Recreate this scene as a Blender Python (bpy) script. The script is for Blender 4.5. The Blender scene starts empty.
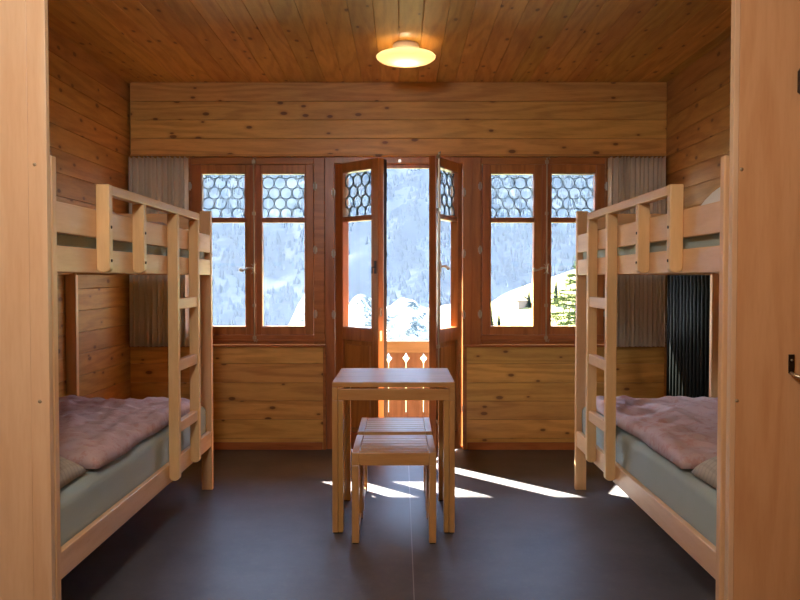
import bpy, math, random
from mathutils import Vector, noise, Matrix
random.seed(7)
S = bpy.context.scene
COL = S.collection
PI = math.pi

# ------------------------------------------------------------------ materials
def lin(c):
    r = []
    for v in c[:3]:
        v /= 255.0
        r.append(v / 12.92 if v <= .04045 else ((v + .055) / 1.055) ** 2.4)
    return (r[0], r[1], r[2], 1)

class NT:
    def __init__(s, name):
        s.m = bpy.data.materials.new(name); s.m.use_nodes = True
        s.t = s.m.node_tree; s.t.nodes.clear()
        s.out = s.n('ShaderNodeOutputMaterial')
    def n(s, typ, **kw):
        nd = s.t.nodes.new(typ)
        for k, v in kw.items():
            if k.startswith('_'): setattr(nd, k[1:], v)
        return nd
    def l(s, a, b): s.t.links.new(a, b)
    def math(s, op, a, b=None, c=None, clamp=False):
        nd = s.n('ShaderNodeMath'); nd.operation = op; nd.use_clamp = clamp
        for i, v in enumerate((a, b, c)):
            if v is None: continue
            if isinstance(v, (int, float)): nd.inputs[i].default_value = v
            else: s.l(v, nd.inputs[i])
        return nd.outputs[0]
    def vmath(s, op, a, b=None):
        nd = s.n('ShaderNodeVectorMath'); nd.operation = op
        for i, v in enumerate((a, b)):
            if v is None: continue
            if isinstance(v, tuple): nd.inputs[i].default_value = v
            else: s.l(v, nd.inputs[i])
        return nd.outputs[0]
    def mix(s, f, a, b, blend='MIX'):
        nd = s.n('ShaderNodeMix'); nd.data_type = 'RGBA'; nd.blend_type = blend
        for i, v in ((0, f), (6, a), (7, b)):
            if isinstance(v, (int, float, tuple)): nd.inputs[i].default_value = v
            else: s.l(v, nd.inputs[i])
        return nd.outputs[2]
    def noise(s, vec, scale, detail=2, rough=.5):
        nd = s.n('ShaderNodeTexNoise'); nd.inputs['Scale'].default_value = scale
        nd.inputs['Detail'].default_value = detail; nd.inputs['Roughness'].default_value = rough
        s.l(vec, nd.inputs['Vector']); return nd.outputs['Fac']
    def ramp(s, f, a, b):
        nd = s.n('ShaderNodeMapRange'); nd.interpolation_type = 'SMOOTHSTEP'
        nd.inputs['From Min'].default_value = a; nd.inputs['From Max'].default_value = b
        s.l(f, nd.inputs['Value']); return nd.outputs[0]
    def principled(s, color, rough, bump=None, bstr=.2, **kw):
        p = s.n('ShaderNodeBsdfPrincipled')
        if isinstance(color, tuple): p.inputs['Base Color'].default_value = color
        else: s.l(color, p.inputs['Base Color'])
        if isinstance(rough, (int, float)): p.inputs['Roughness'].default_value = rough
        else: s.l(rough, p.inputs['Roughness'])
        for k, v in kw.items(): p.inputs[k.replace('_', ' ')].default_value = v
        if bump is not None:
            b = s.n('ShaderNodeBump'); b.inputs['Strength'].default_value = bstr
            b.inputs['Distance'].default_value = .004
            s.l(bump, b.inputs['Height']); s.l(b.outputs[0], p.inputs['Normal'])
        s.l(p.outputs[0], s.out.inputs['Surface'])
        return p

def wood(name, light, dark, axis, knots=0, across='z', rings=22, rough=.42, var=.25, fig=.6, knotcol=(84, 42, 16), plank=.137, coat=0.0, spec=.5):
    t = NT(name)
    tc = t.n('ShaderNodeTexCoord').outputs['Object']
    rnd = t.n('ShaderNodeNewGeometry').outputs['Random Per Island']
    cmb = t.n('ShaderNodeCombineXYZ')
    for i, k in enumerate((31.7, 57.3, 17.9)): t.l(t.math('MULTIPLY', rnd, k), cmb.inputs[i])
    p = t.vmath('ADD', tc, cmb.outputs[0])
    sc = [1.0, 1.0, 1.0]; sc['xyz'.index(axis)] = .11
    q = t.vmath('MULTIPLY', p, tuple(sc))
    n1 = t.noise(q, 5.5, 2, .45)
    fine = t.noise(q, 130, 2, .6)
    fib = t.noise(q, 38, 3, .6)
    rg = t.math('SINE', t.math('MULTIPLY', n1, rings * 6.28 / 3))
    rg = t.ramp(rg, -.6, 1.0)
    f = t.math('MULTIPLY', rg, fig * .6)
    f = t.math('ADD', f, t.math('MULTIPLY', t.ramp(fib, .35, .75), .35 * fig + .1))
    f = t.math('ADD', f, t.math('MULTIPLY', t.ramp(fine, .4, .8), .18), clamp=True)
    col = t.mix(f, lin(light), lin(dark))
    # board-to-board tone
    wn = t.n('ShaderNodeTexWhiteNoise'); wn.noise_dimensions = '1D'; t.l(rnd, wn.inputs['W'])
    hs = t.n('ShaderNodeHueSaturation'); t.l(col, hs.inputs['Color'])
    t.l(t.math('ADD', t.math('MULTIPLY', wn.outputs['Value'], var), 1 - var * .55), hs.inputs['Value'])
    t.l(t.math('ADD', t.math('MULTIPLY', rnd, .02), .49), hs.inputs['Hue'])
    col = hs.outputs['Color']
    if knots:
        sx = t.n('ShaderNodeSeparateXYZ'); t.l(p, sx.inputs[0])
        ca = t.n('ShaderNodeCombineXYZ')
        t.l(t.math('MULTIPLY', sx.outputs['xyz'.index(axis)], 1 / .19), ca.inputs[0])
        t.l(t.math('MULTIPLY', sx.outputs['xyz'.index(across)], 1 / .095), ca.inputs[1])
        v = t.n('ShaderNodeTexVoronoi'); v.voronoi_dimensions = '2D'; v.inputs['Scale'].default_value = 1
        t.l(ca.outputs[0], v.inputs['Vector'])
        sc2 = t.n('ShaderNodeSeparateColor'); t.l(v.outputs['Color'], sc2.inputs[0])
        on = t.math('GREATER_THAN', sc2.outputs[0], 1 - knots)
        rad = t.math('ADD', t.math('MULTIPLY', sc2.outputs[1], .08), .045)
        dd = t.math('SUBTRACT', v.outputs['Distance'], rad)
        core = t.math('MULTIPLY', t.math('SUBTRACT', 1.0, t.ramp(dd, -.02, .045)), on)
        halo = t.math('MULTIPLY', t.math('SUBTRACT', 1.0, t.ramp(dd, 0, .2)), on)
        col = t.mix(t.math('MULTIPLY', halo, .4), col, lin(dark))
        col = t.mix(t.math('MULTIPLY', core, .75), col, lin(knotcol))
    p_ = t.principled(col, t.math('ADD', t.math('MULTIPLY', fib, .15), rough - .07), bump=fine, bstr=.12)
    p_.inputs['Specular IOR Level'].default_value = spec
    if coat:
        p_.inputs['Coat Weight'].default_value = coat; p_.inputs['Coat Roughness'].default_value = .22
    return t.m

def plain(name, c, rough=.5, metallic=0.0, nscale=60, nvar=.12, bstr=.05, **kw):
    t = NT(name)
    tc = t.n('ShaderNodeTexCoord').outputs['Object']
    n = t.noise(tc, nscale, 3, .6)
    c0 = lin(c); c1 = tuple(v * (1 - nvar) for v in c0[:3]) + (1,)
    t.principled(t.mix(n, c0, c1), rough, bump=n, bstr=bstr, Metallic=metallic, **kw)
    return t.m

M = {}
PINE_L, PINE_D = (226, 178, 100), (178, 126, 62)
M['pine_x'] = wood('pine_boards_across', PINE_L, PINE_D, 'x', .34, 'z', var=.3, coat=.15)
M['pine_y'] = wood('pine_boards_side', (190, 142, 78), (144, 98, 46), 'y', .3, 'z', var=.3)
M['pine_c'] = wood('pine_boards_ceiling', (206, 160, 86), (162, 112, 50), 'y', .3, 'x', var=.34)
M['stain_x'] = wood('stained_larch_x', (186, 118, 64), (138, 80, 38), 'x', var=.12, rough=.35, coat=.3)
M['stain_z'] = wood('stained_larch_z', (186, 118, 64), (138, 80, 38), 'z', var=.12, rough=.35, coat=.3)
M['stain_dark'] = plain('dark_seal', (38, 22, 16), .6)
BL, BD = (240, 200, 148), (216, 168, 112)
M['beech_x'] = wood('beech_x', BL, BD, 'x', rings=14, fig=.45, var=.1, rough=.38, coat=.25)
M['beech_y'] = wood('beech_y', BL, BD, 'y', rings=14, fig=.45, var=.1, rough=.38, coat=.25)
M['beech_z'] = wood('beech_z', BL, BD, 'z', rings=14, fig=.45, var=.1, rough=.38, coat=.25)
M['beech_panel'] = wood('beech_panel', (234, 202, 160), (218, 178, 132), 'z', rings=20, fig=.55, var=.06, rough=.42, coat=.1)
M['beech_panel_r'] = wood('beech_panel_reddish', (222, 176, 124), (204, 150, 96), 'z', rings=20, fig=.55, var=.06, rough=.42, coat=.1)
TL, TD = (216, 168, 104), (184, 132, 70)
M['table_x'] = wood('table_wood_x', TL, TD, 'x', rings=14, fig=.5, var=.1, rough=.34, coat=.12)
M['table_y'] = wood('table_wood_y', TL, TD, 'y', rings=14, fig=.5, var=.1, rough=.3, coat=.3)
M['table_z'] = wood('table_wood_z', TL, TD, 'z', rings=14, fig=.5, var=.1, rough=.3, coat=.3)
M['rail_out'] = wood('balcony_wood', (104, 78, 76), (76, 50, 48), 'z', rings=18, fig=.6, var=.2, rough=.6)
M['rail_out_x'] = wood('balcony_wood_rail', (124, 110, 102), (98, 82, 74), 'x', rings=18, fig=.6, var=.2, rough=.6)
M['brass'] = plain('aged_nickel', (196, 180, 152), .35, .85)
M['steel'] = plain('bright_steel', (215, 212, 205), .22, 1.0)
M['hinge'] = plain('zinc_hinge', (196, 190, 180), .35, .3)
M['dark_metal'] = plain('dark_steel', (60, 48, 38), .4, .8)
M['lead'] = plain('lead_came', (58, 70, 78), .5, .4)
M['white_paint'] = plain('white_enamel', (236, 230, 222), .35)
M['radiator'] = plain('dark_green_enamel', (12, 19, 17), .5, Specular_IOR_Level=.25)
M['black_rubber'] = plain('black_rubber', (16, 15, 15), .8)
M['bolt'] = plain('bolt_dark', (52, 36, 26), .5, .5)
M['trunk'] = plain('bark', (84, 64, 48), .9, nscale=20, nvar=.4)

def floor_mat():
    t = NT('grey_linoleum')
    tc = t.n('ShaderNodeTexCoord').outputs['Object']
    n = t.noise(tc, 3.5, 4, .6); f = t.noise(tc, 220, 2, .6); m_ = t.noise(tc, 22, 4, .65)
    col = t.mix(t.ramp(n, .3, .7), lin((84, 82, 84)), lin((98, 95, 96)))
    col = t.mix(t.math('MULTIPLY', t.ramp(f, .35, .75), .35), col, lin((70, 70, 74)))
    col = t.mix(t.math('MULTIPLY', t.ramp(m_, .45, .75), .3), col, lin((124, 118, 114)))
    sx = t.n('ShaderNodeSeparateXYZ'); t.l(tc, sx.inputs[0])
    seam = t.math('LESS_THAN', t.math('ABSOLUTE', t.math('SUBTRACT', sx.outputs[0], .052)), .0022)
    col = t.mix(t.math('MULTIPLY', seam, .7), col, lin((168, 164, 160)))
    t.principled(col, t.math('ADD', t.math('MULTIPLY', m_, .22), .36), bump=m_, bstr=.06, Specular_IOR_Level=.3)
    return t.m
M['floor'] = floor_mat()

def cloth(name, c1, c2, check=None, pattern=None, rough=.9):
    t = NT(name)
    tc = t.n('ShaderNodeTexCoord').outputs['Object']
    w = t.noise(tc, 420, 2, .6)
    col = t.mix(t.math('MULTIPLY', w, .5), lin(c1), lin(c2))
    if pattern:
        pn = t.noise(tc, 24, 4, .7)
        col = t.mix(t.math('MULTIPLY', t.ramp(pn, .5, .62), .5), col, lin(pattern))
    if check:
        sx = t.n('ShaderNodeSeparateXYZ'); t.l(tc, sx.inputs[0])
        for ax in (0, 1):
            s_ = t.math('SINE', t.math('MULTIPLY', sx.outputs[ax], 2 * PI / .028))
            col = t.mix(t.math('MULTIPLY', t.ramp(s_, .3, .7), .35), col, lin(check))
    t.principled(col, rough, bump=w, bstr=.25, Sheen_Weight=.15)
    return t.m
M['sheet'] = cloth('sage_sheet', (164, 180, 172), (146, 162, 154))
M['duvet'] = cloth('pink_duvet', (204, 176, 172), (188, 160, 156), pattern=(186, 128, 116))
M['pillow_check'] = cloth('checked_pillow', (190, 182, 160), (176, 168, 146), check=(150, 142, 128))
M['pillow_white'] = cloth('white_pillow', (232, 230, 224), (220, 218, 212))
def curtain_mat():
    t = NT('beige_curtain')
    tc = t.n('ShaderNodeTexCoord').outputs['Object']
    w = t.noise(tc, 350, 2, .6)
    col = t.mix(w, lin((238, 230, 216)), lin((224, 214, 200)))
    d = t.n('ShaderNodeBsdfDiffuse'); t.l(col, d.inputs[0])
    tr = t.n('ShaderNodeBsdfTranslucent'); t.l(col, tr.inputs[0])
    mx = t.n('ShaderNodeMixShader'); mx.inputs[0].default_value = .15
    t.l(d.outputs[0], mx.inputs[1]); t.l(tr.outputs[0], mx.inputs[2]); t.l(mx.outputs[0], t.out.inputs[0])
    return t.m
M['curtain'] = curtain_mat()
def glass_mat(name, milky=0.0, tint=(1, 1, 1, 1)):
    t = NT(name)
    tr = t.n('ShaderNodeBsdfTransparent'); tr.inputs[0].default_value = tint
    gl = t.n('ShaderNodeBsdfGlossy'); gl.inputs['Roughness'].default_value = .02
    lw = t.n('ShaderNodeLayerWeight'); lw.inputs[0].default_value = .5
    fac = t.math('ADD', t.math('MULTIPLY', t.math('POWER', lw.outputs['Facing'], 4), .25), .02)
    mx = t.n('ShaderNodeMixShader'); t.l(fac, mx.inputs[0])
    if milky:
        tl = t.n('ShaderNodeBsdfTranslucent'); tl.inputs[0].default_value = (.95, .97, 1, 1)
        tc = t.n('ShaderNodeTexCoord').outputs['Object']
        mm = t.n('ShaderNodeMixShader')
        t.l(t.math('MULTIPLY', t.ramp(t.noise(tc, 18, 2, .5), .3, .7), milky), mm.inputs[0])
        t.l(tr.outputs[0], mm.inputs[1]); t.l(tl.outputs[0], mm.inputs[2]); t.l(mm.outputs[0], mx.inputs[1])
    else: t.l(tr.outputs[0], mx.inputs[1])
    t.l(gl.outputs[0], mx.inputs[2]); t.l(mx.outputs[0], t.out.inputs[0])
    return t.m
M['glass'] = glass_mat('clear_window_glass')
M['bull'] = glass_mat('bullseye_glass', .10, (.9, .95, .97, 1))
def opal():
    t = NT('opal_glass')
    tr = t.n('ShaderNodeBsdfTranslucent'); tr.inputs[0].default_value = lin((255, 236, 196))
    d = t.n('ShaderNodeBsdfPrincipled'); d.inputs['Base Color'].default_value = lin((246, 234, 205)); d.inputs['Roughness'].default_value = .25
    mx = t.n('ShaderNodeMixShader'); mx.inputs[0].default_value = .45
    t.l(tr.outputs[0], mx.inputs[1]); t.l(d.outputs[0], mx.inputs[2]); t.l(mx.outputs[0], t.out.inputs[0])
    return t.m
M['opal'] = opal()
def land(name, cols, scales, rough=.95):
    t = NT(name)
    tc = t.n('ShaderNodeTexCoord').outputs['Object']
    col = lin(cols[0])
    for c, s_, lo, hi in zip(cols[1:], scales, (.48, .5, .52), (.56, .58, .6)):
        col = t.mix(t.ramp(t.noise(tc, s_, 5, .65), lo, hi), col, lin(c))
    t.principled(col, rough, Specular_IOR_Level=0.0)
    return t.m
M['meadow'] = land('meadow_grass', [(128, 128, 84), (96, 106, 66), (150, 142, 104)], (.02, .11))
M['foothill'] = land('foothill_clearings', [(150, 148, 136), (44, 54, 54), (190, 186, 174), (38, 48, 48)], (.07, .14, .3))
M['mountain'] = land('mountain_side', [(22, 27, 29), (30, 35, 38), (52, 54, 54)], (.006, .02))
M['spruce'] = land('spruce_needles', [(74, 90, 52), (96, 108, 66)], (3.0,))
M['far_tree'] = land('far_conifer', [(16, 22, 20), (24, 30, 27)], (.2,))
M['barn'] = plain('weathered_boards', (120, 104, 96), .9)
M['slab'] = plain('weathered_grey_boards', (112, 100, 90), .8)

# ------------------------------------------------------------------ mesh helper
class MB:
    def __init__(s): s.v = []; s.f = []; s.sm = False
    def box(s, x0, x1, y0, y1, z0, z1):
        if x0 > x1: x0, x1 = x1, x0
        if y0 > y1: y0, y1 = y1, y0
        if z0 > z1: z0, z1 = z1, z0
        b = len(s.v)
        s.v += [(x0,y0,z0),(x1,y0,z0),(x1,y1,z0),(x0,y1,z0),(x0,y0,z1),(x1,y0,z1),(x1,y1,z1),(x0,y1,z1)]
        s.f += [(b,b+3,b+2,b+1),(b+4,b+5,b+6,b+7),(b,b+1,b+5,b+4),(b+1,b+2,b+6,b+5),(b+2,b+3,b+7,b+6),(b+3,b,b+4,b+7)]
        return s
    def tube(s, pts, r, n=8, cap=True):
        pts = [Vector(p) for p in pts]; b = len(s.v); k = len(pts)
        rr = r if isinstance(r, (list, tuple)) else [r] * k
        up = None
        for i, p in enumerate(pts):
            d = (pts[min(i+1, k-1)] - pts[max(i-1, 0)]).normalized()
            if up is None: up = Vector((0,0,1)) if abs(d.z) < .9 else Vector((1,0,0))
            a = d.cross(up).normalized(); c = a.cross(d).normalized(); up = c
            for j in range(n):
                t = 2*PI*j/n
                s.v.append(tuple(p + (a*math.cos(t) + c*math.sin(t)) * rr[i]))
        for i in range(k-1):
            for j in range(n):
                s.f.append((b+i*n+j, b+i*n+(j+1)%n, b+(i+1)*n+(j+1)%n, b+(i+1)*n+j))
        if cap:
            s.f.append(tuple(b+j for j in range(n))[::-1]); s.f.append(tuple(b+(k-1)*n+j for j in range(n)))
        return s
    def lathe(s, prof, c, n=32, axis='z'):
        b = len(s.v)
        for (r, h) in prof:
            for j in range(n):
                t = 2*PI*j/n
                s.v.append((c[0]+r*math.cos(t), c[1]+r*math.sin(t), c[2]+h))
        for i in range(len(prof)-1):
            for j in range(n):
                s.f.append((b+i*n+j, b+i*n+(j+1)%n, b+(i+1)*n+(j+1)%n, b+(i+1)*n+j))
        return s
    def prism(s, poly, y0, y1):              # poly in (x,z), extruded along y
        b = len(s.v); n = len(poly)
        s.v += [(x, y0, z) for x, z in poly] + [(x, y1, z) for x, z in poly]
        s.f.append(tuple(range(b, b+n))); s.f.append(tuple(range(b+2*n-1, b+n-1, -1)))
        for i in range(n):
            j = (i+1) % n
            s.f.append((b+i, b+n+i, b+n+j, b+j))
        return s
    def grid(s, fn, nu, nv, wrap=False):
        b = len(s.v)
        for i in range(nu+1):
            for j in range(nv+1): s.v.append(tuple(fn(i/nu, j/nv)))
        for i in range(nu):
            for j in range(nv):
                a = b+i*(nv+1)+j; s.f.append((a, a+nv+1, a+nv+2, a+1))
        return s
    def build(s, name, mat, parent=None, bevel=0, smooth=False, seg=2, origin=None, xf=None):
        me = bpy.data.meshes.new(name)
        vv = s.v
        if xf is not None: vv = [tuple(xf @ Vector(v)) for v in vv]
        if origin is not None: vv = [(v[0]-origin[0], v[1]-origin[1], v[2]-origin[2]) for v in vv]
        me.from_pydata(vv, [], s.f); me.update()
        import bmesh
        bm = bmesh.new(); bm.from_mesh(me)
        if s.sm: bmesh.ops.remove_doubles(bm, verts=bm.verts, dist=1e-5)
        bmesh.ops.recalc_face_normals(bm, faces=bm.faces)
        bm.to_mesh(me); bm.free()
        me.materials.append(mat)
        o = bpy.data.objects.new(name, me); COL.objects.link(o)
        if origin is not None: o.location = origin
        if smooth:
            for p in me.polygons: p.use_smooth = True
        if bevel:
            m = o.modifiers.new('b', 'BEVEL'); m.width = bevel; m.segments = seg; m.limit_method = 'ANGLE'; m.angle_limit = .6
            m.harden_normals = False
        if parent is not None:
            o.parent = parent
            o.location = Vector(o.location) - Vector(parent_world(parent))
        return o
def parent_world(p):
    v = Vector((0,0,0))
    while p is not None: v += Vector(p.location); p = p.parent
    return v
def thing(name, loc, label=None, cat=None, group=None, kind=None):
    o = bpy.data.objects.new(name, None); COL.objects.link(o); o.location = loc
    o.empty_display_size = .1
    tag(o, label, cat, group, kind); return o
def tag(o, label=None, cat=None, group=None, kind=None):
    if label: o['label'] = label
    if cat: o['category'] = cat
    if group: o['group'] = group
    if kind: o['kind'] = kind
    return o
def struct(mb, name, mat, label, cat, bevel=0):
    return tag(mb.build(name, mat, bevel=bevel), label, cat, None, 'structure')

# ------------------------------------------------------------------ camera
cam = bpy.data.cameras.new('camera'); co = bpy.data.objects.new('camera', cam); COL.objects.link(co)
co.location = (0, 0, 1.27); co.rotation_euler = (math.radians(90) - math.atan(22/770), 0, math.atan(1/770))
cam.sensor_width = 36; cam.lens = 770/800*36; cam.clip_start = .05; cam.clip_end = 20000
S.camera = co

# ------------------------------------------------------------------ room shell
XL, XR, YB, YF, ZC = -2.0, 1.944, 5.67, -1.5, 2.70
PW = .1362
struct(MB().box(XL-.1, XR+.1, YF, 5.78, -.12, 0), 'floor', M['floor'], 'dark grey linoleum floor with one pale seam down the middle', 'floor')
c = MB(); x = XL - .03
while x < XR + .02:
    c.box(x, min(x+.1335, XR+.06), YF, 5.75, ZC, ZC+.03); x += .1345
c.box(XL-.1, XR+.1, YF, 5.8, ZC+.031, ZC+.12)
struct(c, 'ceiling', M['pine_c'], 'brown pine board ceiling', 'ceiling', .004)
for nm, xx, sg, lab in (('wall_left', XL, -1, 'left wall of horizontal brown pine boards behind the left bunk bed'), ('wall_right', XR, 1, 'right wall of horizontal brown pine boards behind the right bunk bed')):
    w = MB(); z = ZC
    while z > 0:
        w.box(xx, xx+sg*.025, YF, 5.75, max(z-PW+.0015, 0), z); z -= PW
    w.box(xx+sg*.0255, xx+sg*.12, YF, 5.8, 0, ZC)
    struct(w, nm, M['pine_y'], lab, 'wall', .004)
struct(MB().box(XL-.12, XR+.12, YF-.1, YF-.001, -.1, ZC+.1), 'wall_front', M['pine_x'], 'pine wall behind the viewer', 'wall')

# back wall: boards with the openings left out
ZT = 2.158; ZS = .79
w = MB()
rows = [(2.563, 2.70), (2.427, 2.5615), (2.293, 2.4255), (2.176, 2.2915)]
for z0, z1 in rows: w.box(XL+.02, XR, YB, 5.72, z0, z1)
lw = [(-XL and XL, -.553), (.462, XR)]
zz = [.76, .636, .495, .360, .222, .084, .0]
for x0, x1 in lw:
    for a, b in zip(zz[1:], zz[:-1]):
        w.box(x0, x1, YB, 5.70, a+.0015, b)
for x0, x1 in ((XL, -1.555), (1.515, XR)):
    z = .78
    while z < 2.17:
        w.box(x0, x1, 5.70, 5.72, z, min(z+PW-.0015, 2.175)); z += PW
# outer shell
w.box(-6, -1.56, 5.722, 5.78, -.3, 3.0); w.box(1.52, 6, 5.722, 5.78, -.3, 3.0)
w.box(-1.56, 1.52, 5.722, 5.78, 2.16, 3.0)
w.box(-1.56, -.55, 5.722, 5.78, -.3, .76); w.box(.50, 1.52, 5.722, 5.78, -.3, .76)
struct(w, 'wall_back', M['pine_x'], 'back wall of knotty pine boards around the windows and the balcony door', 'wall', .003)
t1 = MB(); t1.box(XL+.02, XR, 5.655, 5.71, 2.160, 2.175)
struct(t1, 'trim_1', M['pine_x'], 'thin wooden moulding above the windows', 'trim', .004)
t2 = MB(); t2.box(-2.0, -.553, 5.64, 5.71, .762, .776); t2.box(-.575, -.553, 5.655, 5.70, 0, .762)
struct(t2, 'trim_2', M['stain_x'], 'ledge and edge moulding around the board panel under the left window', 'trim', .003)
t3 = MB(); t3.box(.462, XR, 5.64, 5.71, .762, .776); t3.box(.462, .484, 5.655, 5.70, 0, .762)
struct(t3, 'trim_3', M['stain_x'], 'ledge and edge moulding around the board panel under the right window', 'trim', .003)
struct(MB().box(-2.0, -.58, 5.655, 5.669, 0, .055), 'baseboard_left', M['stain_x'], 'reddish baseboard under the left window', 'baseboard', .003)
struct(MB().box(.49, XR, 5.655, 5.669, 0, .055), 'baseboard_right', M['stain_x'], 'reddish baseboard under the right window', 'baseboard', .003)

# ------------------------------------------------------------------ windows and balcony door
GZ0, GZ1, GZ2, GZ3 = .907, 1.684, 1.707, 2.04   # lower glass, bar, bullseye glass
def rings_mesh(w, z0, z1, x0, yy):
    mb = MB(); a = .0868; rh = .0752; R = .0425; t = .0032
    rows_ = int((z1-z0)/rh)+3
    for k in range(rows_):
        zc = z0 + .034 + k*rh
        for i in range(-1, int(w/a)+3):
            xc = x0 + i*a + (a/2 if k % 2 else 0) + .002
            N = 28
            for j in range(N):
                a0, a1 = 2*PI*j/N, 2*PI*(j+1)/N
                P = []
                for an in (a0, a1):
                    P.append((xc+R*math.cos(an), zc+R*math.sin(an)))
                if all(x0 <= p[0] <= x0+w and z0 <= p[1] <= z1 for p in P):
                    q = [(xc+(R-t)*math.cos(a0), zc+(R-t)*math.sin(a0)), (xc+(R-t)*math.cos(a1), zc+(R-t)*math.sin(a1)),
                         (xc+(R+t*.4)*math.cos(a1), zc+(R+t*.4)*math.sin(a1)), (xc+(R+t*.4)*math.cos(a0), zc+(R+t*.4)*math.sin(a0))]
                    mb.prism(q, yy-.004, yy+.004)
            # triangular lead joints
            for da in (PI/6, PI/6+PI/3):
                jx, jz = xc+.0502*math.cos(da), zc+.0502*math.sin(da)
                if x0+.005 < jx < x0+w-.005 and z0+.005 < jz < z1-.005:
                    mb.prism([(jx+.0035*math.cos(u*PI/2), jz+.0035*math.sin(u*PI/2)) for u in range(4)], yy-.0035, yy+.0035)
    return mb
def sash(parent, name, X0, X1, Z0, Z1, gl, gr, y0, y1, xf, door=False):
    """stiles and rails of one casement, in closed position; xf swings it open"""
    f = MB()
    f.box(X0, gl, y0, y1, Z0, Z1); f.box(gr, X1, y0, y1, Z0, Z1)
    f.box(gl, gr, y0, y1, GZ3, Z1)
    f.box(gl, gr, y0+.008, y1-.008, GZ1, GZ2)
    if door:
        f.box(gl, gr, y0, y1, .82, GZ0); f.box(gl, gr, y0, y1, Z0, .15)
    else: f.box(gl, gr, y0, y1, Z0, GZ0)
    fo = f.build(name, M['stain_z'], parent, bevel=.004, xf=xf)
    ym = (y0+y1)/2
    e = .004
    bz = MB()
    for (a, b) in ((GZ0, GZ1), (GZ2, GZ3)):
        bz.box(gl, gl+.008, y0-.002, y1+.001, a, b); bz.box(gr-.008, gr, y0-.002, y1+.001, a, b)
        bz.box(gl+.008, gr-.008, y0-.002, y1+.001, a, a+.007); bz.box(gl+.008, gr-.008, y0-.002, y1+.001, b-.006, b)
    bz.build('glazing_bead', M['stain_z'], fo, xf=xf, bevel=.002)
    MB().box(gl+e, gr-e, ym-.002, ym+.002, GZ0, GZ1).build('pane', M['glass'], fo, xf=xf)
    MB().box(gl+e, gr-e, ym-.0015, ym+.0015, GZ2, GZ3).build('bullseye_pane', M['bull'], fo, xf=xf)
    rings_mesh(gr-gl-.012, GZ2+.004, GZ3-.004, gl+.006, ym).build('lead_came', M['lead'], fo, xf=xf)
    if door:
        pn = MB(); pn.box(gl-.002, gr+.002, y0+.016, y1-.012, .15, .82)
        pn.box(gl+.03, gr-.03, y0+.006, y1-.01, .18, .79)
        pn.build('lower_panel', M['stain_z'], fo, xf=xf, bevel=.008, seg=1)
    return fo
def hinge(parent, x, z, y, xf=None):
    MB().tube([(x, y-.003, z-.03), (x, y-.003, z+.03)], .008, 8).box(x-.014, x+.014, y, y+.006, z-.018, z+.018).build('hinge', M['hinge'], parent, xf=xf)
I4 = Matrix.Identity(4)
def espagnolette(parent, x, y, z0, z1, zh, side, xf=I4, lever=.105):
    r = MB(); r.tube([(x, y, z0), (x, y, z1)], .0055, 8)
    for z in (z0+.03, (z0+zh)/2, (z1+zh)/2, z1-.03): r.box(x-.012, x+.012, y-.006, y+.012, z-.012, z+.012)
    r.tube([(x, y-.004, z1-.01), (x+.014, y-.004, z1+.005), (x+.02, y-.004, z1-.012)], .004, 6)
    r.tube([(x, y-.004, z0+.02), (x+.016, y-.004, z0+.0), (x+.022, y-.004, z0+.02)], .004, 6)
    r.build('espagnolette_rod', M['brass'], parent, xf=xf)
    h = MB()
    h.tube([(x, y-.008, zh-.045), (x, y-.012, zh-.02), (x, y-.012, zh+.02), (x, y-.008, zh+.045)], [.004, .009, .009, .004], 8)
    pts = []
    for i in range(13):
        u = i/12; pts.append((x+side*lever*u, y-.018-.012*math.sin(u*PI), zh+.008*math.sin(u*2*PI)))
    h.tube(pts, [.009, .008, .007, .006, .009, .010, .006, .006, .007, .008, .013, .014, .006], 8)
    for dz in (-.028, .03): h.tube([(x-.02, y-.008, zh+dz*1.2), (x, y-.012, zh+dz*.6), (x+.018, y-.008, zh+dz*1.3)], .0035, 6)
    h.build('handle', M['brass'], parent, xf=xf)

def window(nm, x0, s0, mid, s1, x1, gl, lab, hx):
    W = thing(nm, ((x0+x1)/2, 5.70, .78), lab, 'window', None, 'structure')
    f = MB()
    zt, zb = ZT, .778
    f.box(x0, s0, 5.69, 5.775, zb, zt); f.box(s1, x1, 5.69, 5.775, zb, zt)
    f.box(s0, s1, 5.69, 5.775, 2.106, zt); f.box(s0, s1, 5.69, 5.775, zb, .848)
    f.box(x0, x1, 5.675, 5.69, .800, .815)
    f.build('window_frame', M['stain_x'], W, bevel=.004)
    sash(W, 'sash', s0+.002, mid-.001, .85, 2.104, gl[0], gl[1], 5.682, 5.735, I4)
    sash(W, 'sash', mid+.001, s1-.002, .85, 2.104, gl[2], gl[3], 5.682, 5.735, I4)
    MB().box(mid-.016, mid+.028, 5.668, 5.683, .852, 2.10).build('cover_strip', M['stain_z'], W, bevel=.004)
    espagnolette(W, mid+.016, 5.660, .80, 2.15, 1.336, -1)
    for z in (1.944, 1.477, 1.004):
        for h_ in hx: hinge(W, h_, z, 5.678)
    return W
window('window_1', -1.561, -1.546, -1.095, -.644, -.563, (-1.473, -1.142, -1.031, -.703),
       'left casement window with two sashes topped by bullseye glass', (-.632,-1.552))
window('window_2', .462+.125, .597, 1.052, 1.50, 1.518, (.656, .984, 1.10, 1.433),
       'right casement window with two sashes topped by bullseye glass', (.582, 1.51))

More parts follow.
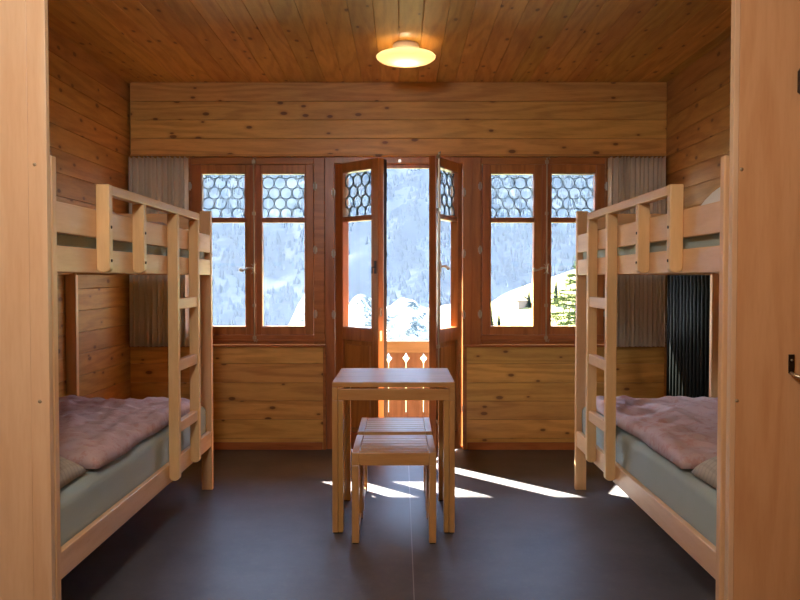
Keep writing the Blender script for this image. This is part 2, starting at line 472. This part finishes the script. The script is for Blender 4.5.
HL, HR = Vector((-.49, 5.70, 0)), Vector((.455, 5.70, 0))
D = thing('door_1', (0, 5.70, 0), 'glazed double balcony door with both leaves swung into the room', 'door', None, 'structure')
f = MB()
f.box(-.561, -.492, 5.685, 5.775, 0, ZT); f.box(.457, .586, 5.685, 5.775, .0, ZT)
f.box(-.492, .457, 5.685, 5.775, 2.112, ZT)
f.box(-.492, .457, 5.70, 5.775, 0, .022)
f.box(-.49, -.465, 5.745, 5.775, .022, 2.112); f.box(.43, .455, 5.745, 5.775, .022, 2.112); f.box(-.465, .43, 5.745, 5.775, 2.085, 2.112)
f.box(.52, .524, 5.681, 5.685, .0, ZT)
f.build('door_frame', M['stain_z'], D, bevel=.003)
MB().box(-.02, .0, 5.675, 5.686, 2.118, 2.14).build('latch_keeper', M['steel'], D)
th = .055
aL, aR = math.radians(45.5), math.radians(63)
xl = Matrix.Translation(HL) @ Matrix.Rotation(-aL, 4, 'Z') @ Matrix.Translation(-HL)
xr = Matrix.Translation(HR) @ Matrix.Rotation(aR, 4, 'Z') @ Matrix.Translation(-HR)
L = sash(D, 'door_leaf', HL.x+.002, -.018, .025, 2.106, HL.x+.085, -.018-.062, 5.70, 5.70+th, xl, True)
MB().box(-.05, -.022, 5.70+th, 5.70+th+.032, .03, 2.10).build('weather_strip', M['stain_dark'], L, xf=xl)
h = MB(); h.tube([(-.045, 5.70, 1.345), (-.045, 5.668, 1.345), (-.045, 5.664, 1.30)], .006, 8); h.box(-.056, -.034, 5.695, 5.70, 1.30, 1.39)
h.build('handle', M['dark_metal'], L, xf=xl)
MB().box(-.0185, -.016, 5.715, 5.735, .83, .90).build('lock_plate', M['steel'], L, xf=xl)
MB().box(-.0185, -.016, 5.715, 5.735, 1.0, 1.06).build('lock_plate', M['steel'], L, xf=xl)
R_ = sash(D, 'door_leaf', -.018, HR.x-.002, .025, 2.106, -.018+.062, HR.x-.085, 5.70, 5.70+th, xr, True)
espagnolette(R_, .0, 5.688, .25, 2.13, 1.345, 1, xr, .13)
for z in (1.90, 1.45, 1.0, .3):
    hinge(D, -.497, z, 5.68); hinge(D, .463, z, 5.68)

# ------------------------------------------------------------------ curtains
def curtain(x0, x1, lab, seed):
    rnd = random.Random(seed); n = 220; z0, z1 = .77, 2.152; m = 14; P = 13
    cut = [0.0]
    for _ in range(P): cut.append(cut[-1]+rnd.uniform(.6, 1.4))
    cut = [c_/cut[-1] for c_ in cut]; amp = [rnd.uniform(.6, 1.25) for _ in range(P)]; sw = [rnd.uniform(-.25, .25) for _ in range(P)]
    mb = MB()
    def fn(u, v):
        k = 0
        while k < P-1 and u > cut[k+1]: k += 1
        q = (u-cut[k])/(cut[k+1]-cut[k])
        bump = math.sin(PI*q)**1.4
        y = 5.628 - (.036 + .014*v)*amp[k]*bump
        xx = x0 + (x1-x0)*u + (cut[k+1]-cut[k])*(x1-x0)*(sw[k]*v+.12)*math.sin(2*PI*q)
        return (xx, y, z1 - (.012*(1-bump) if v < .01 else 0) - (z1-z0)*v)
    mb.grid(fn, n, m)
    o = mb.build('curtain', M['curtain'], smooth=True, origin=((x0+x1)/2, 5.62, z0))
    s = o.modifiers.new('s', 'SOLIDIFY'); s.thickness = .003
    tag(o, lab, 'curtain', None); return o
curtain(-1.985, -1.548, 'pleated beige curtain gathered left of the left window', 1)
curtain(1.505, 1.925, 'pleated beige curtain gathered right of the right window, beside the radiator', 2)

# ------------------------------------------------------------------ bunk beds
BY0, BY1 = 2.50, 4.615
def bunk(s, xo, lab):
    """s=-1 left, +1 right; xo outer aisle face; u runs from aisle to wall"""
    B = thing('bunk_bed', (xo + s*.435, (BY0+BY1)/2, 0), lab, 'bunk bed', 'beech bunk beds along the side walls')
    X = lambda u: xo + s*u
    H = 1.667
    def ubox(name, u0, u1, y0, y1, z0, z1, par):
        a, b = sorted((X(u0), X(u1))); c_ = (a+b)/2; r = (b-a)/2
        poly = [(c_ - r*math.cos(PI*i/12), z0 + r*.75 - r*.75*math.sin(PI*i/12)) for i in range(13)] + [(b, z1), (a, z1)]
        return MB().prism(poly, y0, y1).build(name, M['beech_z'], par, bevel=.004)
    bx = lambda name, u0, u1, y0, y1, z0, z1, m, par=B, bev=.004, seg=2: MB().box(X(u0), X(u1), y0, y1, z0, z1).build(name, M[m], par, bevel=bev, seg=seg)
    for u0 in (0, .805):
        for y0 in (BY0, BY1-.035):
            bx('post', u0, u0+.065, y0, y0+.035, 0, H, 'beech_z')
    ya, yb = BY0+.035, BY1-.035
    for z0, z1 in ((.262, .356), (1.288, 1.378)):
        bx('side_rail', .004, .030, ya, yb, z0, z1, 'beech_y')
        bx('side_rail', .842, .866, ya, yb, z0, z1, 'beech_y')
        sl = MB(); sl.box(X(.03), X(.05), ya, yb, z0+.005, z0+.03); sl.box(X(.822), X(.842), ya, yb, z0+.005, z0+.03)
        y = ya+.04
        while y < yb-.06: sl.box(X(.03), X(.842), y, y+.06, z0+.031, z0+.045); y += .11
        sl.build('slatted_base', M['beech_x'], B)
    bx('guard_board', .004, .030, ya, yb, 1.420, 1.524, 'beech_y')
    for y0 in (BY0+.006, BY1-.029):
        for z0, z1 in ((1.56, 1.652), (1.40, 1.50), (.36, .517), (1.288, 1.378), (.262, .352)):
            bx('end_board', .065, .805, y0, y0+.022, z0, z1, 'beech_x')
    # guard rail and ladder on the aisle side
    O0, O1 = -.062, -.001
    for yy, zt in ((2.865, 1.618), (3.25, 1.5805)):
        p = ubox('guard_post', -.047, .0035, yy, yy+.036, 1.290, zt, B)
        for z in (1.335, 1.46):
            MB().tube([(X(-.0472), yy+.018, z), (X(-.0495), yy+.018, z)], .006, 8).build('bolt', M['bolt'], p)
    bx('guard_rail', -.045, -.004, 2.9015, 4.15, 1.581, 1.618, 'beech_y')
    Lm = thing('ladder', (X(-.03), 3.87, .3)); Lm.parent = B; Lm.location = Vector(Lm.location) - Vector(B.location)
    for yy in (3.735, 4.112):
        ubox('stile', -.047, .0035, yy, yy+.038, .278, 1.5805, Lm)
    for z in (.505, .81, 1.115):
        bx('rung', -.040, -.006, 3.7735, 4.1115, z, z+.055, 'beech_y', Lm, .005)
    return B
bunk(-1, -1.13, 'pale beech bunk bed with ladder along the left wall')
bunk(1, 1.045, 'pale beech bunk bed with ladder along the right wall, near the radiator')

def slab_cloth(name, x0, x1, y0, y1, zb, H, mat, lab, cat, seed, grp=None, p=3.0, wr=.012, irregular=.02, nu=70, nv=110, wscale=5.0, crease=.006, drape=0, ds=0, sagmin=0):
    """soft closed form (duvet, pillow): puffed top, nearly flat bottom, wrinkled"""
    mb = MB(); mb.sm = True
    def prof(u): return max(0.0, 1-abs(2*u-1)**p)**(1/(4 if p > 5 else 2.2))
    def fn(u, v, top):
        e = prof(u)*prof(v) if True else 0
        x = x0+(x1-x0)*u; y = y0+(y1-y0)*v
        x += irregular*noise.noise(Vector((seed, y*3, 0)))*(1 if abs(u-.5) > .2 else .5)
        y += irregular*1.6*noise.noise(Vector((x*4, seed, 3)))
        q = Vector((x*wscale, y*wscale*.8, seed))
        wv = noise.noise(q)*1.0 + .55*noise.noise(q*2.3) 
        rd = 1-abs(noise.noise(Vector((x*3.2+y*1.5, y*2.0-x, seed+9)))*2.6)
        z = zb + (H*e + (wr*wv + wr*.9*max(rd, 0))*e if top else .0)
        if drape:
            edge = (u if ds > 0 else 1-u)
            if edge < .12: z -= drape*(1-edge/.12)**1.5
        if top and crease: z += crease*e*noise.noise(Vector((x*15+y*6, y*11-x*5, seed)))
        return (x, y, z)
    mb.grid(lambda u, v: fn(u, v, True), nu, nv); mb.grid(lambda u, v: fn(u, v, False), nu, nv)
    o = mb.build(name, mat, smooth=True, origin=((x0+x1)/2, (y0+y1)/2, zb))
    return tag(o, lab, cat, grp)
def mattress(s, xo, z0, z1, lab, seed):
    z0 += .002
    mb = MB(); mb.sm = True
    xa, xb = xo+s*.034, xo+s*.838; ya, yb = BY0+.037, BY1-.037
    xa, xb = min(xa, xb), max(xa, xb)
    r = .045; nx, ny = 24, 60
    # lofted rounded cross-section rings running round the mattress
    lev = []
    for k in range(7): a = PI/2*k/6; lev.append((r*(1-math.sin(a)), z0+r*(1-math.cos(a))))
    for k in range(1, 5): lev.append((0, z0+r+(z1-z0-2*r)*k/5))
    for k in range(7): a = PI/2*k/6; lev.append((r*(1-math.cos(a)), z1-r+r*math.sin(a)))
    ring = []
    for i in range(nx): ring.append((i/nx, 0))
    for i in range(ny): ring.append((1, i/ny))
    for i in range(nx): ring.append((1-i/nx, 1))
    for i in range(ny): ring.append((0, 1-i/ny))
    n = len(ring)
    for ins, z in lev:
        for (a, b) in ring:
            x = xa+ins+(xb-xa-2*ins)*a; y = ya+ins+(yb-ya-2*ins)*b
            d = .005*noise.noise(Vector((x*9+seed, y*7, z*14)))
            cx, cy = (a-.5), (b-.5)
            x -= abs(d)*(1 if a > .5 else -1) if a in (0, 1) else 0
            y -= abs(d)*(1 if b > .5 else -1) if b in (0, 1) else 0
            mb.v.append((x, y, z + .006*noise.noise(Vector((x*5, y*5, seed)))*(1 if z > z0+.1 else 0)))
    for k in range(len(lev)-1):
        for i in range(n):
            mb.f.append((k*n+i, k*n+(i+1) % n, (k+1)*n+(i+1) % n, (k+1)*n+i))
    mb.f.append(tuple(range(n))[::-1]); b = (len(lev)-1)*n; mb.f.append(tuple(range(b, b+n)))
    o = mb.build('mattress', M['sheet'], smooth=True, origin=((xa+xb)/2, (ya+yb)/2, z0))
    return tag(o, lab, 'mattress', 'mattresses in sage green sheets')
mattress(-1, -1.13, .309, .515, 'sage green sheeted mattress on the lower level of the left bunk', 1)
mattress(1, 1.045, .309, .515, 'sage green sheeted mattress on the lower level of the right bunk', 2)
mattress(-1, -1.13, 1.335, 1.475, 'sage green sheeted mattress behind the upper guard board of the left bunk', 3)
mattress(1, 1.045, 1.335, 1.475, 'sage green sheeted mattress behind the upper guard board of the right bunk', 4)
G = 'pink duvets on the bunks'
slab_cloth('duvet', -1.96, -1.170, 2.965, 4.42, .530, .055, M['duvet'], 'rumpled pink duvet on the lower left bunk', 'duvet', 11, G, p=16, wr=.017, crease=.018)
slab_cloth('duvet', 1.088, 1.875, 2.96, 4.42, .530, .055, M['duvet'], 'rumpled pink duvet on the lower right bunk', 'duvet', 23, G, p=16, wr=.017, crease=.018)
slab_cloth('duvet', -1.95, -1.20, 2.95, 4.42, 1.490, .05, M['duvet'], 'pink duvet barely showing above the upper left guard board', 'duvet', 31, G, p=16, wr=.017, crease=.018)
slab_cloth('pillow', -1.88, -1.195, 2.56, 2.925, .530, .11, M['pillow_check'], 'checked grey beige pillow on the lower left bunk', 'pillow', 5, 'pillows on the bunks', p=3, wr=.006, nu=50, nv=40)
slab_cloth('pillow', 1.105, 1.80, 2.56, 2.915, .530, .11, M['pillow_check'], 'checked grey beige pillow on the lower right bunk', 'pillow', 6, 'pillows on the bunks', p=3, wr=.006, nu=50, nv=40)
slab_cloth('pillow', 1.12, 1.80, 2.56, 3.0, 1.490, .17, M['pillow_white'], 'white pillow on the upper right bunk', 'pillow', 8, 'pillows on the bunks', p=3, wr=.008, nu=50, nv=40)

# ------------------------------------------------------------------ table and stools
T = thing('table', (-.037, 4.09, 0), 'small square wooden table between the bunks in front of the balcony door', 'table')
tx0, tx1, ty0, ty1 = -.341, .267, 3.79, 4.395
MB().box(tx0, tx1, ty0, ty1, .7305, .755).build('tabletop', M['table_x'], T, bevel=.003)
for x0, x1 in ((tx0, tx0+.028), (tx1-.028, tx1)):
    MB().box(x0, x1, ty0, ty1, .665, .730).build('side_rail', M['table_y'], T, bevel=.002)
for y0, y1 in ((ty0+.003, ty0+.025), (ty1-.025, ty1-.003)):
    MB().box(tx0+.029, tx1-.029, y0, y1, .665, .722).build('apron', M['table_x'], T, bevel=.002)
for sx in (0, 1):
    for y0 in (ty0, ty1-.05):
        a = tx0 if sx == 0 else tx1
        s_ = 1 if sx == 0 else -1
        g = MB(); g.box(a, a+s_*.028, y0, y0+.05, .006, .664); g.box(a+s_*.0295, a+s_*.054, y0+.002 if y0 < 4 else y0, y0+.048, .006, .664)
        lg = g.build('leg', M['table_z'], T, bevel=.002)
        MB().box(a+s_*.004, a+s_*.05, y0+.005, y0+.045, 0, .0058).build('glide', M['black_rubber'], lg)
def stool(loc, lab):
    T = thing('stool', loc, lab, 'stool', 'slatted wooden stools at the table')
    ox, oy, _ = loc
    w, d, h_, t = .402, .42, .440, .034
    x0, x1, y0, y1 = ox-w/2, ox+w/2, oy-d/2, oy+d/2
    for a, s_ in ((x0, 1), (x1, -1)):
        MB().box(a, a+s_*t, y0, y1, .378, h_).build('seat_rail', M['table_y'], T, bevel=.002)
        MB().box(a+s_*.006, a+s_*(t-.006), y0+.0405, y1-.0405, .012, .036).build('runner', M['table_y'], T, bevel=.002)
        for yy in (y0, y1-.04):
            lg = MB().box(a, a+s_*t, yy, yy+.04, .006, .3775).build('leg', M['table_z'], T, bevel=.002)
            MB().box(a+s_*.004, a+s_*(t-.004), yy+.005, yy+.035, 0, .0058).build('glide', M['black_rubber'], lg)
    for yy in (y0+.001, y1-.023): MB().box(x0+t+.0005, x1-t-.0005, yy, yy+.022, .378, h_-.001).build('apron', M['table_x'], T, bevel=.002)
    sl = MB(); n = 6; a, b = y0+.0255, y1-.0255; p = (b-a)/n
    for i in range(n): sl.box(x0+t+.003, x1-t-.003, a+i*p+.002, a+(i+1)*p-.004, h_-.02, h_-.001)
    sl.build('seat', M['table_x'], T, bevel=.002)
stool((-.033, 3.638+.21, 0), 'slatted wooden stool, front one of two, pushed halfway under the table')
stool((-.033, 4.145+.21, 0), 'slatted wooden stool, rear one of two, under the back of the table')

# ------------------------------------------------------------------ partition panels in front of the bunks
P = thing('partition_panel', (-1.56, 2.45, 0), 'pale beech panel standing at the left edge of the picture, hiding the end of the left bunk', 'panel')
MB().box(-1.995, -1.178, 2.44, 2.465, 0, 2.695).build('board', M['beech_panel'], P, bevel=.001)
MB().box(-1.1775, -1.119, 2.44, 2.465, 0, 2.695).build('edge_post', M['beech_panel'], P, bevel=.0015)
def screw(px, py, X, Z, par):
    MB().lathe([(0.0005, -.003), (.004, -.0026), (.006, 0), (.006, .002)], (0, 0, 0), 12).build('screw', M['brass'], par, xf=Matrix.Translation((X, 2.44, Z)) @ Matrix.Rotation(-PI/2, 4, 'X'), smooth=True)
def PX(px, py, Y): return (px-401)/770*Y, 1.27-(py-278)/770*Y
for px, py in ((36, 165), (38, 402)):
    X_, Z_ = PX(px, py, 2.44); screw(px, py, X_, Z_, P)
P2 = thing('partition_panel', (1.5, 2.45, 0), 'orange beech panel with metal catches at the right edge of the picture', 'panel')
MB().box(1.0475, 1.064, 2.44, 2.47, 0, 2.695).build('edge_strip', M['beech_panel'], P2, bevel=.0015)
MB().box(1.0645, 1.94, 2.44, 2.468, 0, 2.695).build('board', M['beech_panel_r'], P2, bevel=.001)
for px, py in ((740, 170), (738, 401)):
    X_, Z_ = PX(px, py, 2.44); screw(px, py, X_, Z_, P2)
X_, Z_ = PX(794, 83, 2.44)
h = MB(); h.prism([(X_, Z_-.035), (X_, Z_+.03), (X_+.02, Z_+.06), (X_+.07, Z_+.06), (X_+.07, Z_-.05), (X_+.02, Z_-.05)], 2.425, 2.4398)
h.tube([(X_, 2.42, Z_-.04), (X_, 2.42, Z_+.03)], .0035, 8)
h.build('hinge', M['dark_metal'], P2, bevel=.001)
X_, Z_ = PX(789, 364, 2.44)
h = MB(); h.box(X_, X_+.018, 2.435, 2.4398, Z_-.03, Z_+.03)
h.build('catch_plate', M['dark_metal'], P2, bevel=.001)
h = MB(); h.tube([(X_+.004, 2.43, Z_-.028), (X_+.012, 2.41, Z_-.036), (X_+.03, 2.40, Z_-.042), (X_+.05, 2.40, Z_-.03)], .006, 8)
h.tube([(X_+.009, 2.437, Z_+.012), (X_+.009, 2.4335, Z_+.012)], .004, 8)
h.build('catch_hook', M['brass'], P2, smooth=True)

# ------------------------------------------------------------------ radiator
Rd = thing('radiator', (1.875, 5.02, 0), 'tall dark green column radiator in the right corner beside the curtain', 'radiator')
for i in range(11):
    y = 4.715+i*.06
    g = MB()
    g.tube([(1.85, y, .15), (1.85, y, 1.50)], .0125, 10); g.tube([(1.90, y, .15), (1.90, y, 1.50)], .0125, 10)
    g.build('column', M['radiator'], Rd, smooth=True)
for z in (.14, 1.51):
    MB().box(1.832, 1.916, 4.70, 5.34, z-.022, z+.022).build('header', M['radiator'], Rd, bevel=.012, seg=3)
MB().box(1.9165, 1.943, 4.85, 4.88, 1.40, 1.43).build('bracket', M['radiator'], Rd)
MB().box(1.9165, 1.943, 5.2, 5.23, 1.40, 1.43).build('bracket', M['radiator'], Rd)
MB().tube([(1.875, 4.72, .12), (1.875, 4.72, 0)], .01, 8).build('pipe', M['radiator'], Rd)

# ------------------------------------------------------------------ ceiling lamps
def lamp(loc, lab, energy, colr, r=.175):
    T = thing('ceiling_lamp', loc, lab, 'lamp')
    x, y, z = loc
    MB().lathe([(.001, 0), (.075, 0), (.082, -.012), (.082, -.035), (.07, -.05), (.055, -.052), (.001, -.052)], (x, y, z), 40).build('cap', M['white_paint'], T, smooth=True)
    pr = [(.001, -.118), (r*.35, -.117), (r*.65, -.111), (r*.88, -.099), (r*.985, -.085), (r, -.077), (r*.97, -.071), (r*.8, -.062), (r*.55, -.056), (.07, -.0535)]
    MB().lathe(pr, (x, y, z), 48).build('glass_shade', M['opal'], T, smooth=True)
    MB().lathe([(.001, -.054), (.02, -.056), (.02, -.07), (.001, -.07)], (x, y, z), 16).build('socket', M['white_paint'], T)
    l = bpy.data.lights.new('bulb', 'POINT'); l.energy = energy; l.color = colr; l.shadow_soft_size = .015
    o = bpy.data.objects.new('bulb', l); COL.objects.link(o); o.parent = T; o.location = (0, 0, -.088)
    return T
lamp((.03, 4.75, ZC-.0005), 'round opal glass ceiling lamp, lit, between the bunks', 1.7, (1, .82, .54), .182)

# hall behind the camera: unseen fill light, added to brighten panels and ceiling
def area(name, loc, rot, sx, sy, e, colr):
    l = bpy.data.lights.new(name, 'AREA'); l.shape = 'RECTANGLE'; l.size = sx; l.size_y = sy; l.energy = e; l.color = colr
    o = bpy.data.objects.new(name, l); COL.objects.link(o); o.location = loc; o.rotation_euler = rot; return o
l = bpy.data.lights.new('hall_fill', 'POINT'); l.energy = 62; l.color = (1, .98, 1); l.shadow_soft_size = .16
o = bpy.data.objects.new('hall_fill', l); COL.objects.link(o); o.location = (-.45, .9, 2.35)

# ------------------------------------------------------------------ balcony outside
bf = MB(); x = -3
while x < 3: bf.box(x, x+.138, 5.79, 7.0, -.16, -.12); x += .142
tag(bf.build('balcony_floor', M['slab']), 'board floor of the balcony outside the door', 'balcony floor', None, 'structure')
tag(MB().box(-7, 6, 5.79, 7.2, 2.76, 2.9).build('balcony_roof', M['slab']), 'overhanging eave above the balcony', 'roof', None, 'structure')
RG = thing('balcony_railing', (0, 6.9, -.12), 'reddish wooden balcony railing with diamond cutouts seen through the open door', 'railing')
MB().box(-2.9, 2.9, 6.86, 6.95, .60, .708).build('top_rail', M['rail_out_x'], RG, bevel=.006)
MB().box(-2.9, 2.9, 6.925, 6.955, -.02, .06).build('bottom_rail', M['rail_out_x'], RG, bevel=.004)
g = .157; zc = .54
k = -18
while k < 18:
    a, b = .045+k*g+.003, .045+(k+1)*g-.003
    poly = [(a, -.09), (b, -.09), (b, .505), (b-.012, .53), (b-.026, .545), (b-.026, .555), (b-.012, .567), (b, .59), (b, .6295), (a, .6295), (a, .59), (a+.012, .567), (a+.026, .555), (a+.026, .545), (a+.012, .53), (a, .505)]
    MB().prism(poly, 6.90, 6.922).build('board', M['rail_out'], RG); k += 1
for x in (-2.85, 2.85): MB().box(x-.04, x+.04, 6.86, 6.94, -.12, .60).build('post', M['rail_out_x'], RG)

# ------------------------------------------------------------------ landscape
def fbm(x, y, s):
    return sum(noise.noise(Vector((x/s*2**k, y/s*2**k, 3.1+k)))/2**k for k in range(4))
def hill_z(x, y):
    a = x/max(y, 1)                                  # tangent of the bearing
    crest = -.105 + .082*(1/(1+math.exp(-(a-.085)*60))) + .30*max(0, a-.115)
    crest = min(crest, .04)
    t = (y-110)/150
    z = crest*260 if t > 1 else (-44 + (crest*260+44)*max(0, t)**.8)
    if y > 260: z -= (y-260)*.35
    return z + 1.1*fbm(x, y, 40)
def foot_z(x, y):
    a = x/y
    g = lambda c, w: math.exp(-((a-c)/w)**2)
    crest = -.085 + .062*g(-.125, .022) + .056*g(-.05, .03) + .050*g(.006, .030) + .035*g(.07, .04)
    t = min(1, max(0, (y-430)/130))
    z = -70 + (crest*560+70)*t**.8
    if y > 560: z -= (y-560)*.4
    return z + 16*fbm(x, y, 75) + 5*fbm(x, y, 22)
mb = MB(); mb.sm = True
mb.grid(lambda u, v: (lambda y, a: (a*y, y, 1.27+foot_z(a*y, y)))(430+320*v, -.5+.9*u), 220, 80)
tag(mb.build('foothill', M['foothill'], smooth=True), 'bright clearings and dark woods on the lower slope across the valley', 'hill', None, 'structure')
mb = MB(); mb.sm = True
mb.grid(lambda u, v: (lambda y, a: (a*y, y, 1.27+hill_z(a*y, y)))(90+330*v, -.75+1.5*u), 150, 90)
tag(mb.build('meadow_hill', M['meadow'], smooth=True), 'sunny pale meadow slope outside the windows', 'meadow', None, 'structure')
def mt_z(x, y):
    t = (y-900)/1500
    r = 1-abs(fbm(x, y*.7, 620))*1.2
    return -150 + 860*max(t, 0)**.95 + 80*r*min(1, max(t, 0)*3+.2) + 30*fbm(x, y, 150) + .08*x
mb = MB(); mb.sm = True
mb.grid(lambda u, v: (lambda y, a: (a*y, y, mt_z(a*y, y)))(880+2000*v, -.85+1.7*u), 190, 130)
tag(mb.build('mountain', M['mountain'], smooth=True), 'steep hazy blue mountainside across the valley', 'mountain', None, 'structure')
# forest on the mountain: nobody could count it
mb = MB(); rf = random.Random(3)
def cone(mb, x, y, z, h, r, n=5):
    b = len(mb.v)
    for i in range(n): mb.v.append((x+r*math.cos(2*PI*i/n), y+r*math.sin(2*PI*i/n), z))
    mb.v.append((x, y, z+h))
    for i in range(n): mb.f.append((b+i, b+(i+1) % n, b+n))
for _ in range(14000):
    y = rf.uniform(920, 2300); a = rf.uniform(-.36, .36); x = a*y
    if fbm(x, y, 170) < -.1: continue
    h_ = rf.uniform(8, 15); cone(mb, x, y, mt_z(x, y)-2, h_, h_*.3)
tag(mb.build('forest', M['far_tree']), 'conifer forest covering the mountainside', 'forest', None, 'stuff')
def conifer(x, y, h_, lab, seed, grp='small conifers on the meadow'):
    z = 1.27+hill_z(x, y)-.3; r = random.Random(seed)
    T = thing('conifer', (x, y, z), lab, 'tree', grp)
    MB().tube([(x, y, z), (x, y, z+h_*.9)], [h_*.02, h_*.004], 6).build('trunk', M['trunk'], T)
    f = MB()
    for k in range(9):
        q = k/9; zz_ = z+h_*(.12+.82*q); rr = h_*.19*(1-q)*r.uniform(.85, 1.15)+h_*.015; n = 10; b = len(f.v)
        for i in range(n):
            ri = rr*(1 if i % 2 else .55); f.v.append((x+ri*math.cos(2*PI*i/n+k), y+ri*math.sin(2*PI*i/n+k), zz_-h_*.03*(i % 2)))
        f.v.append((x, y, zz_+h_*.14)); f.v.append((x, y, zz_))
        for i in range(n): f.f.append((b+i, b+(i+1) % n, b+n)); f.f.append((b+(i+1) % n, b+i, b+n+1))
    f.build('foliage', M['far_tree'], T)
for i, (px, Y, h_, lab) in enumerate((
    (499, 205, 9, 'tall thin conifer near the bottom left corner of the right window view'),
    (491, 225, 8, 'leftmost small conifer on the meadow in the right window view'),
    (529, 232, 6, 'small conifer right beside the little hay barn'),
    (512, 190, 4.5, 'low young conifer on the meadow below the little hay barn'),
    (556, 225, 8, 'distant dark conifer on the meadow crest behind the near tree'))):
    conifer((px-401)/770*Y, Y, h_, lab, i)
def barn(px, Y, lab):
    x = (px-401)/770*Y; z = 1.27+hill_z(x, Y)-.6
    T = thing('hay_barn', (x, Y, z), lab, 'barn')
    MB().box(x-1.7, x+1.7, Y-2, Y+2, z, z+2.4).build('wall', M['barn'], T)
    r = MB(); r.prism([(x-2.2, z+2.2), (x, z+3.8), (x+2.2, z+2.2), (x+2.2, z+2.4), (x, z+4.0), (x-2.2, z+2.4)], Y-2.5, Y+2.5); r.build('roof', M['rail_out_x'], T)
barn(523, 236, 'little hay barn on the meadow crest seen through the right window')

# broad conifer close outside the right window
def spruce():
    bx_, by_, top = 3.12, 12.0, 2.05
    T = thing('spruce_tree', (bx_, by_, -5), 'leafy green conifer close outside the right window', 'tree')
    MB().tube([(bx_, by_, -5), (bx_-.02, by_, -1), (bx_, by_, top)], [.16, .09, .01], 8).build('trunk', M['trunk'], T)
    r = random.Random(5); f = MB(); br = MB()
    z = top-.02
    while z > -3.2:
        dd = top-z
        L_ = .10+.62*dd if dd < 1.2 else .84+.18*(dd-1.2)
        for k in range(8):
            an = r.uniform(0, 2*PI); l = L_*r.uniform(.75, 1.15)
            pts = []; sag = r.uniform(.1, .3)
            for i in range(7):
                u = i/6; pts.append(Vector((bx_+math.cos(an)*l*u, by_+math.sin(an)*l*u, z+.25*l*u-sag*l*u*u)))
            br.tube(pts, [.008*(1-.8*i/6) for i in range(7)], 4, cap=False)
            nn = int(16+60*l)
            for _ in range(nn):
                u = r.uniform(.12, 1)**.8; i = min(5, int(u*6)); p = pts[i].lerp(pts[i+1], u*6-i)
                d = Vector((r.gauss(0, 1), r.gauss(0, 1), r.gauss(0, .7))).normalized()
                d = (d + Vector((math.cos(an), math.sin(an), .1))*.7).normalized()
                ln = r.uniform(.05, .12); q = p+d*ln; s1 = d.cross(Vector((.3, .2, 1))).normalized()*.009; s2 = d.cross(s1).normalized()*.009
                b = len(f.v); f.v += [tuple(p+s1), tuple(p-s1*.5+s2), tuple(p-s1*.5-s2), tuple(q)]
                f.f += [(b, b+1, b+3), (b+1, b+2, b+3), (b+2, b, b+3)]
        z -= .085
    br.build('branches', M['trunk'], T); f.build('foliage', M['spruce'], T)
spruce()

# haze filling the valley
t = NT('valley_haze')
vs = t.n('ShaderNodeVolumeScatter'); vs.inputs['Color'].default_value = (.066, .088, .128, 1); vs.inputs['Density'].default_value = .0011; vs.inputs['Anisotropy'].default_value = .05
t.l(vs.outputs[0], t.out.inputs['Volume'])
hz = MB().box(-2400, 2400, 300, 870, -260, 520).build('haze', t.m)
tag(hz, 'pale blue haze hanging in the valley', 'haze', None, 'stuff')

# ------------------------------------------------------------------ light
sun = bpy.data.lights.new('sun', 'SUN'); sun.energy = 75; sun.angle = math.radians(.5); sun.color = (1, .95, .86)
so = bpy.data.objects.new('sun', sun); COL.objects.link(so); so.location = (-20, 30, 20)
so.rotation_euler = Vector((.577, -.577, -.577)).to_track_quat('-Z', 'Y').to_euler()
W = bpy.data.worlds.new('world'); S.world = W; W.use_nodes = True
nt = W.node_tree; bg = nt.nodes['Background']
sky = nt.nodes.new('ShaderNodeTexSky'); sky.sky_type = 'NISHITA'; sky.sun_disc = False
sky.sun_elevation = math.radians(35.3); sky.sun_rotation = math.radians(-45); sky.altitude = 1200
nt.links.new(sky.outputs[0], bg.inputs[0]); bg.inputs[1].default_value = 1.6

S.view_settings.view_transform = 'Standard'; S.view_settings.look = 'None'; S.view_settings.gamma = 1; S.view_settings.exposure = 0.45
S.cycles.max_bounces = 8; S.cycles.diffuse_bounces = 5; S.cycles.transparent_max_bounces = 16; S.cycles.volume_bounces = 1
S.cycles.sample_clamp_indirect = 6; S.cycles.caustics_reflective = False; S.cycles.caustics_refractive = False
